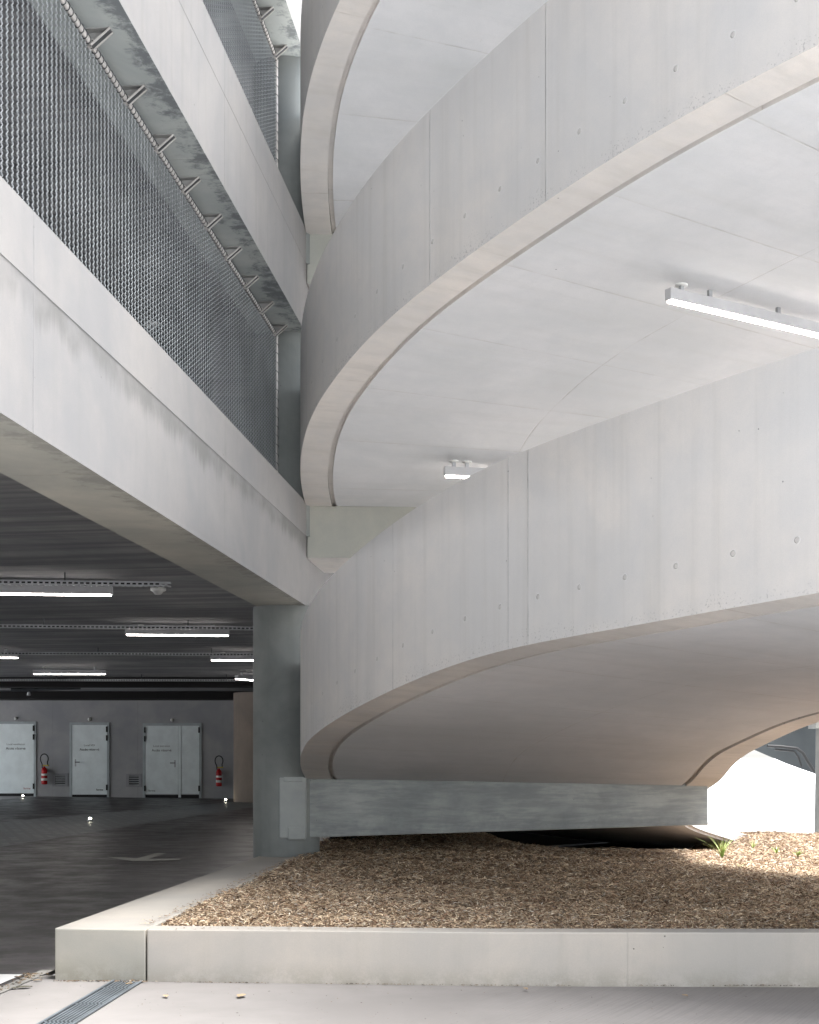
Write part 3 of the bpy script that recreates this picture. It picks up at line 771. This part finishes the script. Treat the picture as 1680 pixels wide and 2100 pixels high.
# ---- cable trays
def tray(y_px, xr_px, z, lab, ang=6.):
    d = 2887*(z-CZ)/(1550-y_px); x = (xr_px-840)/2887*d; a = math.radians(ang)
    v = Vector((math.cos(a), math.sin(a), 0)); n = Vector((-v.y, v.x, 0)); L = 12
    p = Vector((x, d, z))-v*L
    t = empty('cable_tray', p, lab, 'cable tray', 'perforated cable trays under the garage ceiling')
    b = MB()
    for k in (0, .10): b.box(p+n*k, v*L, n*.003, Vector((0, 0, .012)), M['steel']); b.box(p+n*k+Vector((0, 0, .034)), v*L, n*.003, Vector((0, 0, .012)), M['steel'])
    b.build('side_rail', t)
    b = MB()
    for i in range(int(L/.06)):
        q = p+v*(i*.06)
        for k in (0, .10): b.box(q+n*(k-.001)+Vector((0, 0, .012)), v*.022, n*.003, Vector((0, 0, .022)), M['steel'])
        b.box(q+Vector((0, 0, .0)), v*.018, n*.10, Vector((0, 0, .003)), M['steel'])
    b.build('perforated_tray', t)
    for i in range(6):
        b = MB(); q = p+v*(i*2+.9); b.box(q+Vector((0, 0, .046)), v*.012, n*.012, Vector((0, 0, 3.22-z-.046)), M['darksteel']); b.build('hanger_rod', t)
    b = MB(); b.tube([p+n*.04+Vector((0, 0, .022)), p+n*.045+v*L*.5+Vector((0, 0, .022)), p+n*.04+v*(L-.1)+Vector((0, 0, .022))], .014, M['black'], 6); b.build('cable', t)
tray(1202, 350, 3.09, 'nearest cable tray, ending left of the stained beam')
tray(1292, 545, 3.09, 'second cable tray from the front, above the second lamp row')
tray(1345, 560, 3.09, 'third cable tray from the front, in the dark ceiling', ang=4)
tray(1397, 560, 3.06, 'farthest cable tray above the black beam', ang=1)
def detector(x, y, z, lab, grp):
    d = 2887*(z-CZ)/(1550-y); X = (x-840)/2887*d
    t = empty('smoke_detector', (X, d, z), lab, 'smoke detector', grp)
    b = MB(); b.lathe((X, d, z), [(0, -.075), (.035, -.07), (.06, -.04), (.085, -.03), (.085, 0), (0, .001)], M['white'], 20); b.build('sensor_head', t)
detector(324, 1206, 3.14, 'white smoke detector beside the nearest cable tray', None)
detector(312, 662, 5.90, 'white smoke detector behind the wire mesh', None)
# pipes far left
t = empty('sprinkler_pipe', (-12, 37, 3.0), 'dark pipe run below the ceiling at the far left', 'pipe')
b = MB(); b.tube([(-16, 36, 2.96), (-9.9, 36.6, 3.02), (-8.6, 36.8, 3.08)], .05, M['darksteel'], 10); b.tube([(-16, 35, 3.1), (-10.2, 36.0, 3.0)], .03, M['steel'], 8); b.build('pipe', t)
b = MB(); b.lathe((-9.9, 36.6, 2.86), [(0, 0), (.05, .01), (.03, .1)], M['steel'], 12); b.build('sprinkler_head', t)
# floor studs
for x, y, lab in ((185, 1682, 'bright floor light on the edge of the hatched walkway, nearest one'), (47, 1638, 'bright floor light below the wide left door'), (463, 1641, 'bright floor light below the right fire extinguisher')):
    d = 2887*(CZ-.03)/(y-1550); X = (x-840)/2887*d
    if d > 42.6: d = 42.4; X = (x-840)/2887*d
    p = fp(X, d, .002)
    t = empty('floor_light', p, lab, 'floor light', 'small floor lights')
    b = MB(); b.lathe(p, [(0, .0), (.07, .001), (.06, .035), (.035, .05)], M['steel'], 16); b.build('housing', t)
    b = MB(); b.lathe(p, [(.026, .045), (.024, .07), (0, .08)], M['stud_glow'], 12); b.build('lens', t)

# ---- mesh screens with rail and brackets
def mesh_screen(zlo, ztop, u0, u1, v, nm='mesh_screen'):
    b = MB(); du, dz = .07, .0175
    nu = int((u1-u0)/du); nz = int((ztop-.03-zlo)/dz)
    wd, tk = .0050, .006
    m = M['mesh']
    verts = []; faces = []
    def ribbon(P_, w_, t_):
        base = len(verts)
        for (uu, vv, zz) in P_:
            for (dv_, dq) in ((-w_, -t_), (w_, -t_), (w_, t_), (-w_, t_)):
                p = FW(uu+dq, vv+dv_, zz); verts.append((p.x, p.y, p.z))
        for i in range(len(P_)-1):
            a = base+i*4; c_ = a+4
            for k in range(4): faces.append((a+k, a+(k+1) % 4, c_+(k+1) % 4, c_+k))
    amp = .0045
    for i in range(nu+1):       # wavy knuckle lines, then the thin links that close the diamonds
        uc = u0+i*du
        ribbon([(uc+(amp if j % 2 else -amp), v+(-.003 if j % 2 else .003), zlo+j*dz) for j in range(nz+1)], .0030, .0018)
        if i < nu:
            for j in range(0, nz, 2):
                ribbon([(uc-amp, v+.003, zlo+j*dz), (uc+du/2, v+.009, zlo+(j+.9)*dz), (uc+du+(amp), v-.003, zlo+(j+1)*dz)], .0020, .0016)
    me = bpy.data.meshes.new(nm); me.from_pydata(verts, [], faces); me.materials.append(m); me.update()
    o = bpy.data.objects.new(nm, me); col.objects.link(o); o.parent = G; o.location = -Vector(G.location)
    return o
def screen(zlo, zsoff, useg):
    zr = zsoff-.07; v = .265
    sc_ = mesh_screen(zlo-.35, zr, useg[0], useg[1], v)
    def add(mb, nm): 
        o = mb.build(nm, None); o.parent = sc_; o.matrix_parent_inverse = Matrix.Identity(4); o.location = (0, 0, 0)
    b = MB(); b.tube([FW(useg[0], v, zr), FW(useg[1], v, zr), FW(useg[1]+.012, v, zr-.015)], .016, M['rail'], 12)
    b.tube([FW(useg[1], v, zr), FW(useg[1], v, zlo-.3)], .016, M['rail'], 12)
    add(b, 'rail')
    b = MB(); n_ = int((useg[1]-useg[0])/.06)*8
    b.tube([FW(useg[0]+.06*k/8, v+.0205*math.cos(k*math.pi/4), zr+.0205*math.sin(k*math.pi/4)) for k in range(n_)]
           +[FW(useg[1]+.0205*math.cos(k*math.pi/4), v+.0205*math.sin(k*math.pi/4), zr-.03-.09*k/8) for k in range(int((zr-zlo)/.09)*8)], .0028, M['darksteel'], 4, caps=False)
    add(b, 'lacing_wire')
    u = useg[1]-.10
    while u > useg[0]+.2:
        b = MB()
        # triangular web against the soffit with a folded flange along its slope
        A_, B_, C_ = FW(u, v+.012, zsoff-.002), FW(u, v-.125, zsoff-.002), FW(u, v-.012, zr-.026)
        for o_ in (0., .004): b.quad([A_+E1*o_, B_+E1*o_, C_+E1*o_], M['bracket'])
        fl = -E1*.048; sl = (B_-C_); nn = E1.cross(sl).normalized()*.004
        b.box(C_, fl, sl, nn, M['darksteel'])
        b.box(C_+fl, -E1*.004, sl, nn*3, M['rail']); b.box(C_+nn*.2, E1*.005, sl, nn*3, M['rail'])
        b.box(FW(u-.05, v-.13, zsoff-.006), E1*.07, E2*.145, Vector((0, 0, .0055)), M['bracket'])
        ring = [FW(u, v+.026*math.cos(a), zr+.026*math.sin(a)) for a in [k*math.pi/4 for k in range(9)]]
        for o_ in (-.012, .012): b.tube([r+E1*o_ for r in ring], .005, M['rail'], 5, caps=False)
        add(b, 'bracket')
        u -= .70
M['rail'] = simple('dull galvanised rail', (.50, .48, .46), .5, .2, var=.1)
M['bracket'] = simple('bracket steel', (.33, .33, .32), .5, .3, var=.15)
ur = 13.87
screen(ZB1+1.025, ZB2, (2.2, ur)); screen(ZB2+1.025, ZB3, (4.5, ur)); screen(ZB3+1.025, ZB4, (8., ur))

# ================================================================== FAR RAMP seen through the opening
EXM = concrete('backlit dark concrete', (.045, .052, .056), var=.2, streak=.5, holes=.2)  # backlit shade put into a near-black base colour
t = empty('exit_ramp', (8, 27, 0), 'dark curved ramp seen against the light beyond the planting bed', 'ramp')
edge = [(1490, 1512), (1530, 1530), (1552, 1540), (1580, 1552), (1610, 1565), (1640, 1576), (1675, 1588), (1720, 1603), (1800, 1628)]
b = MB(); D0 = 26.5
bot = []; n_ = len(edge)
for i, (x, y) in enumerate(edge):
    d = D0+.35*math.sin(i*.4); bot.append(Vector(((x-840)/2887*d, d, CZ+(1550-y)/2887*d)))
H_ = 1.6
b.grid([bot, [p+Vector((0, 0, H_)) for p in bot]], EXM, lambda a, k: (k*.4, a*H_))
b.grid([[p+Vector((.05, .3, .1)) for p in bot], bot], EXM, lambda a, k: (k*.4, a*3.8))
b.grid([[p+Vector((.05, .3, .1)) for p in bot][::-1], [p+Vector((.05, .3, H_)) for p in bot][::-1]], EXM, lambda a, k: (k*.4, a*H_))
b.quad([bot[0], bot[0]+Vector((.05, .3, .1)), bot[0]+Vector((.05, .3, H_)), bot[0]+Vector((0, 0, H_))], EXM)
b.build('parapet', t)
def cp(x, y, d=26.3): return Vector(((x-840)/2887*d, d+.02, CZ+(1550-y)/2887*d))
b = MB(); b.tube([cp(1575, 1530), cp(1600, 1531), cp(1635, 1535), cp(1648, 1545), cp(1660, 1566), cp(1672, 1584)],   .03, M['black'], 8)
b.tube([cp(1590, 1537), cp(1630, 1541), cp(1638, 1552), cp(1645, 1572)], .02, M['black'], 8); b.build('conduit', t)
# slender post at the right edge with a small capital
t = empty('post', (6.1, 21, 0), 'slim grey concrete post at the right edge of the photo', 'post')
b = MB(); x = (1692-840)/2887*21
b.lathe((x, 21, -.1), [(.155, 0), (.13, CZ+.1+(1550-1494)/2887*21)], M['grey'], 32); b.build('shaft', t)
b = MB(); zt = CZ+(1550-1494)/2887*21; b.abox(x-.19, x+.19, 20.8, 21.2, zt, zt+.10, M['grey']); b.build('capital', t)

# ================================================================== MULCH BED
def mulch_z(x, y):
    z = .285
    z += .05*mnoise.noise(Vector((x*.5, y*.5, 1)))+.02*mnoise.noise(Vector((x*2.2, y*2.2, 3)))
    z -= .025*max(0, 1-(y-8.2)/.3)   # settles towards the wall
    k = max(0, min(1, (1.9-x)/1.2)); k = k*k*(3-2*k)
    if y > 12.5: z += .085*min(1, (y-12.5)/3.5)*k
    k2 = max(0, min(1, (x-.9)/.8))*max(0, min(1, (4.2-x)/.6))
    if y > 15.2: z -= min(.3, (y-15.2)*.12)*k2
    return z
def leftx(y): return -1.515+.075*(y-8.3)
g = MB(); rows = []
ny, nx = 90, 80
for j in range(ny+1):
    y = 8.26+(j/ny)**1.25*10.5; r = []
    for i in range(nx+1):
        x = leftx(y)+(9-leftx(y))*(i/nx)**1.2
        r.append(Vector((x, y, mulch_z(x, y)-.012)))
    rows.append(r)
g.grid(rows, M['soil'], lambda a, b: (a, b))
soil = tag(g.build('soil'), kind='structure')
rnd = random.Random(3)
vs_, fs_, cs_ = [], [], []
def chip(x, y, z, L, W_, yaw, pit, rol, c_):
    i = len(vs_)
    cy_, sy_ = math.cos(yaw), math.sin(yaw); cp_, sp_ = math.cos(pit), math.sin(pit)
    d = (cy_*cp_, sy_*cp_, sp_); n_ = (-sy_*math.cos(rol), cy_*math.cos(rol), math.sin(rol))
    bend = L*.12*rnd.uniform(-1, 1.5)
    for k, ww in ((-.5, .4), (0, 1.), (.5, .3)):
        for s_ in (-.5, .5):
            vs_.append((x+d[0]*L*k+n_[0]*W_*ww*s_, y+d[1]*L*k+n_[1]*W_*ww*s_, z+d[2]*L*k+n_[2]*W_*ww*s_+(bend if k == 0 else 0)))
    fs_.append((i, i+1, i+3, i+2)); fs_.append((i+2, i+3, i+5, i+4)); cs_.extend([c_]*8)
PAL = [(.56, .44, .30), (.48, .36, .24), (.38, .265, .165), (.62, .53, .40), (.27, .165, .105), (.15, .085, .055), (.47, .43, .37), (.08, .045, .03)]
n_chip = 0
def scatter(y0, y1, x1f, dens, Lr):
    global n_chip
    area = (y1-y0)*(x1f((y0+y1)/2)-leftx((y0+y1)/2)); n = int(area*dens)
    for _ in range(n):
        y = rnd.uniform(y0, y1); xm = leftx(y)+.01; x = rnd.uniform(xm, x1f(y))
        cl = mnoise.noise(Vector((x*1.7, y*1.7, 9)))+.6*mnoise.noise(Vector((x*5, y*5, 4)))
        c_ = PAL[min(7, int(abs(rnd.gauss(2.2*cl, 3.3))))]; k = rnd.uniform(.6, 1.55)*(1-.25*max(0, cl))
        chip(x, y, mulch_z(x, y)+rnd.uniform(-.008, .018), rnd.uniform(*Lr)*rnd.choice((.5, 1, 1)), rnd.uniform(.003, .010), rnd.uniform(0, 6.28), rnd.gauss(0, .28), rnd.gauss(0, .6), (c_[0]*k, c_[1]*k, c_[2]*k, 1)); n_chip += 1
xf = lambda y: y*.30+.3
scatter(8.28, 9.4, xf, 8000, (.014, .055)); scatter(9.4, 10.8, xf, 5600, (.016, .06)); scatter(10.8, 13, xf, 3200, (.02, .065)); scatter(13, 18.6, xf, 1300, (.03, .08))
for _ in range(420):
    t_ = abs(rnd.gauss(0, 1)); y = rnd.uniform(8.3, 13.3); x = leftx(y)-.01-.035*t_
    c_ = PAL[rnd.randrange(8)]; chip(x, y, .306+rnd.uniform(0, .004), rnd.uniform(.012, .04), rnd.uniform(.004, .009), rnd.uniform(0, 6.28), rnd.gauss(0, .08), rnd.gauss(0, .2), (*c_, 1))
for _ in range(260):
    x = rnd.uniform(-1.4, 3.2); y = 8.03+.125+.02*abs(rnd.gauss(0, 1))*-1; y = 8.155-.03*abs(rnd.gauss(0, 1))
    c_ = PAL[rnd.randrange(8)]; chip(x, y, .304+rnd.uniform(0, .003), rnd.uniform(.01, .03), rnd.uniform(.004, .008), rnd.uniform(0, 6.28), rnd.gauss(0, .06), rnd.gauss(0, .15), (*c_, 1))
me = bpy.data.meshes.new('bark_mulch'); me.from_pydata(vs_, [], fs_); me.materials.append(M['chip'])
ca = me.color_attributes.new('Col', 'FLOAT_COLOR', 'CORNER'); ca.data.foreach_set('color', [q for c_ in cs_ for q in c_]); me.update()
o = bpy.data.objects.new('bark_mulch', me); col.objects.link(o)
tag(o, 'brown shredded bark mulch filling the planting bed under the ramp', 'mulch', kind='stuff')

# tufts of strappy grass
def tuft(px_, py_, d, h, n, lab, spread=.5):
    x = (px_-840)/2887*d; z = mulch_z(x, d)-.005
    t = empty('grass_tuft', (x, d, z), lab, 'plant', 'grass tufts in the bark mulch')
    b = MB()
    for k in range(n):
        a = rnd.uniform(0, 6.28); ln = h*rnd.uniform(.6, 1.1); lean = rnd.uniform(.15, spread)*1.5; wd = rnd.uniform(.006, .010)
        prev = None; rows = []
        for q in range(5):
            f = q/4; r_ = ln*lean*f**1.5; zz = ln*f*(1-.25*f*lean)
            c_ = Vector((x+math.cos(a)*r_, d+math.sin(a)*r_, z+zz)); s_ = Vector((-math.sin(a), math.cos(a), 0))*wd*(1-f*.85)
            rows.append([c_-s_, c_+Vector((0, 0, -.002)), c_+s_])
        b.grid(rows, M['leaf'], lambda a_, b_: (a_, b_))
    b.build('blades', t)
tuft(1481, 1745, 14.3, .26, 34, 'largest spiky grass tuft in the mulch, right of the low beam', .75)
tuft(1545, 1733, 16.0, .12, 12, 'sparse thin tuft by the foot of the ramp behind the large one')
tuft(1593, 1752, 14.6, .10, 16, 'small low grass tuft, middle one of the right hand three')
tuft(1637, 1757, 14.2, .09, 18, 'small wide grass tuft nearest the right edge of the photo', .9)
tuft(1520, 1777, 12.6, .05, 10, 'tiny pale seedling alone in the middle of the bright mulch', .9)

# dead leaves on the forecourt and kerb
lm = simple('dry leaf', (.33, .24, .15), .8, var=.3); lg = simple('old grey leaf', (.09, .085, .06), .8, var=.3)
i_l = 0
for (px_, py_, sz, m_, lab) in ((495, 2041, .09, lm, 'pale dry leaf below the planter wall'), (340, 2042, .06, lm, 'small dry leaf just right of the drain'), (265, 2017, .05, lm, 'curled leaf lying on top of the drain grate by the kerb'),
                           (48, 2024, .10, lg, 'dark curled leaf in the gutter at the lower left'), (28, 2026, .05, lg, 'small dark leaf, leftmost in the gutter'), (77, 2010, .05, lm, 'brown leaf in the gutter near the kerb corner'), (1405, 2041, .05, lm, 'thin dry twig leaf on the brushed forecourt'), (1078, 2027, .05, lm, 'small dry leaf at the foot of the planter wall')):
    d = 2887*(CZ-.01)/(py_-1550); x = (px_-840)/2887*d
    b = MB(); a = rnd.uniform(0, 3.1); rows = []
    for q in range(5):
        f = q/4-.5; wv = sz*.28*math.cos(f*2.9); rows.append([Vector((x+math.cos(a)*f*sz-math.sin(a)*k*wv, d+math.sin(a)*f*sz+math.cos(a)*k*wv, .0065+abs(k)*.004+.002*math.cos(f*3))) for k in (-1, 0, 1)])
    b.grid(rows, m_, lambda a_, b_: (a_, b_)); tag(b.build('fallen_leaf', origin=(x, d, .01)), lab, 'leaf', 'dry leaves on the ground')

# dirt, crumbs and twigs gathered along the wall foot, gutter and drain end
b = MB(); cm = [simple('dark crumb', (.05, .042, .032), .9), simple('brown crumb', (.17, .12, .075), .9), simple('pale crumb', (.30, .27, .22), .9)]
def crumb(x, y, z, r):
    m = cm[rnd.choice((0, 0, 1, 1, 2))]; a = rnd.uniform(0, 6.28); ex_ = rnd.uniform(.6, 3.2); h = r*rnd.uniform(.5, 1)
    P_ = [Vector((x+math.cos(a+k*1.571)*r*(ex_ if k % 2 else 1), y+math.sin(a+k*1.571)*r*(ex_ if k % 2 else 1), z)) for k in range(4)]
    t_ = Vector((x, y, z+h))
    for k in range(4): b.quad([P_[k], P_[(k+1) % 4], t_], m)
for _ in range(520):
    x = rnd.uniform(-1.5, 3.2)
    y = (8.105+(x+1.512)*(8.05-8.105)/.912 if x < -.6 else 8.05-(x+.6)*.0667 if x < .45 else 7.975)-.006-abs(rnd.gauss(0, .012))
    if mnoise.noise(Vector((x*2.3, 0, 5))) < -.15: continue
    crumb(x, y, .0015, rnd.uniform(.0015, .005))
for _ in range(160): crumb(-2.06+rnd.uniform(0, .53), 8.13-abs(rnd.gauss(0, .018)), .002, rnd.uniform(.002, .006))
for _ in range(70): crumb(-1.60+rnd.gauss(0, .06), 8.07+rnd.gauss(0, .02), .008, rnd.uniform(.003, .007))
for _ in range(260):
    q_ = FW(rnd.uniform(5.5, 8.3), .62+abs(rnd.gauss(0, .035)), .005); crumb(q_.x, q_.y, .006, rnd.uniform(.002, .007))
for _ in range(60):
    q_ = FW(8.25+rnd.gauss(0, .08), .66+rnd.gauss(0, .04), .005); crumb(q_.x, q_.y, .006, rnd.uniform(.004, .011))
for _ in range(240): crumb(rnd.uniform(-2.1, 3), rnd.uniform(6.7, 7.95), .001, rnd.uniform(.001, .0028))
tag(b.build('ground_litter'), 'dirt crumbs and bark bits scattered along the wall foot and gutter', 'litter', kind='stuff')
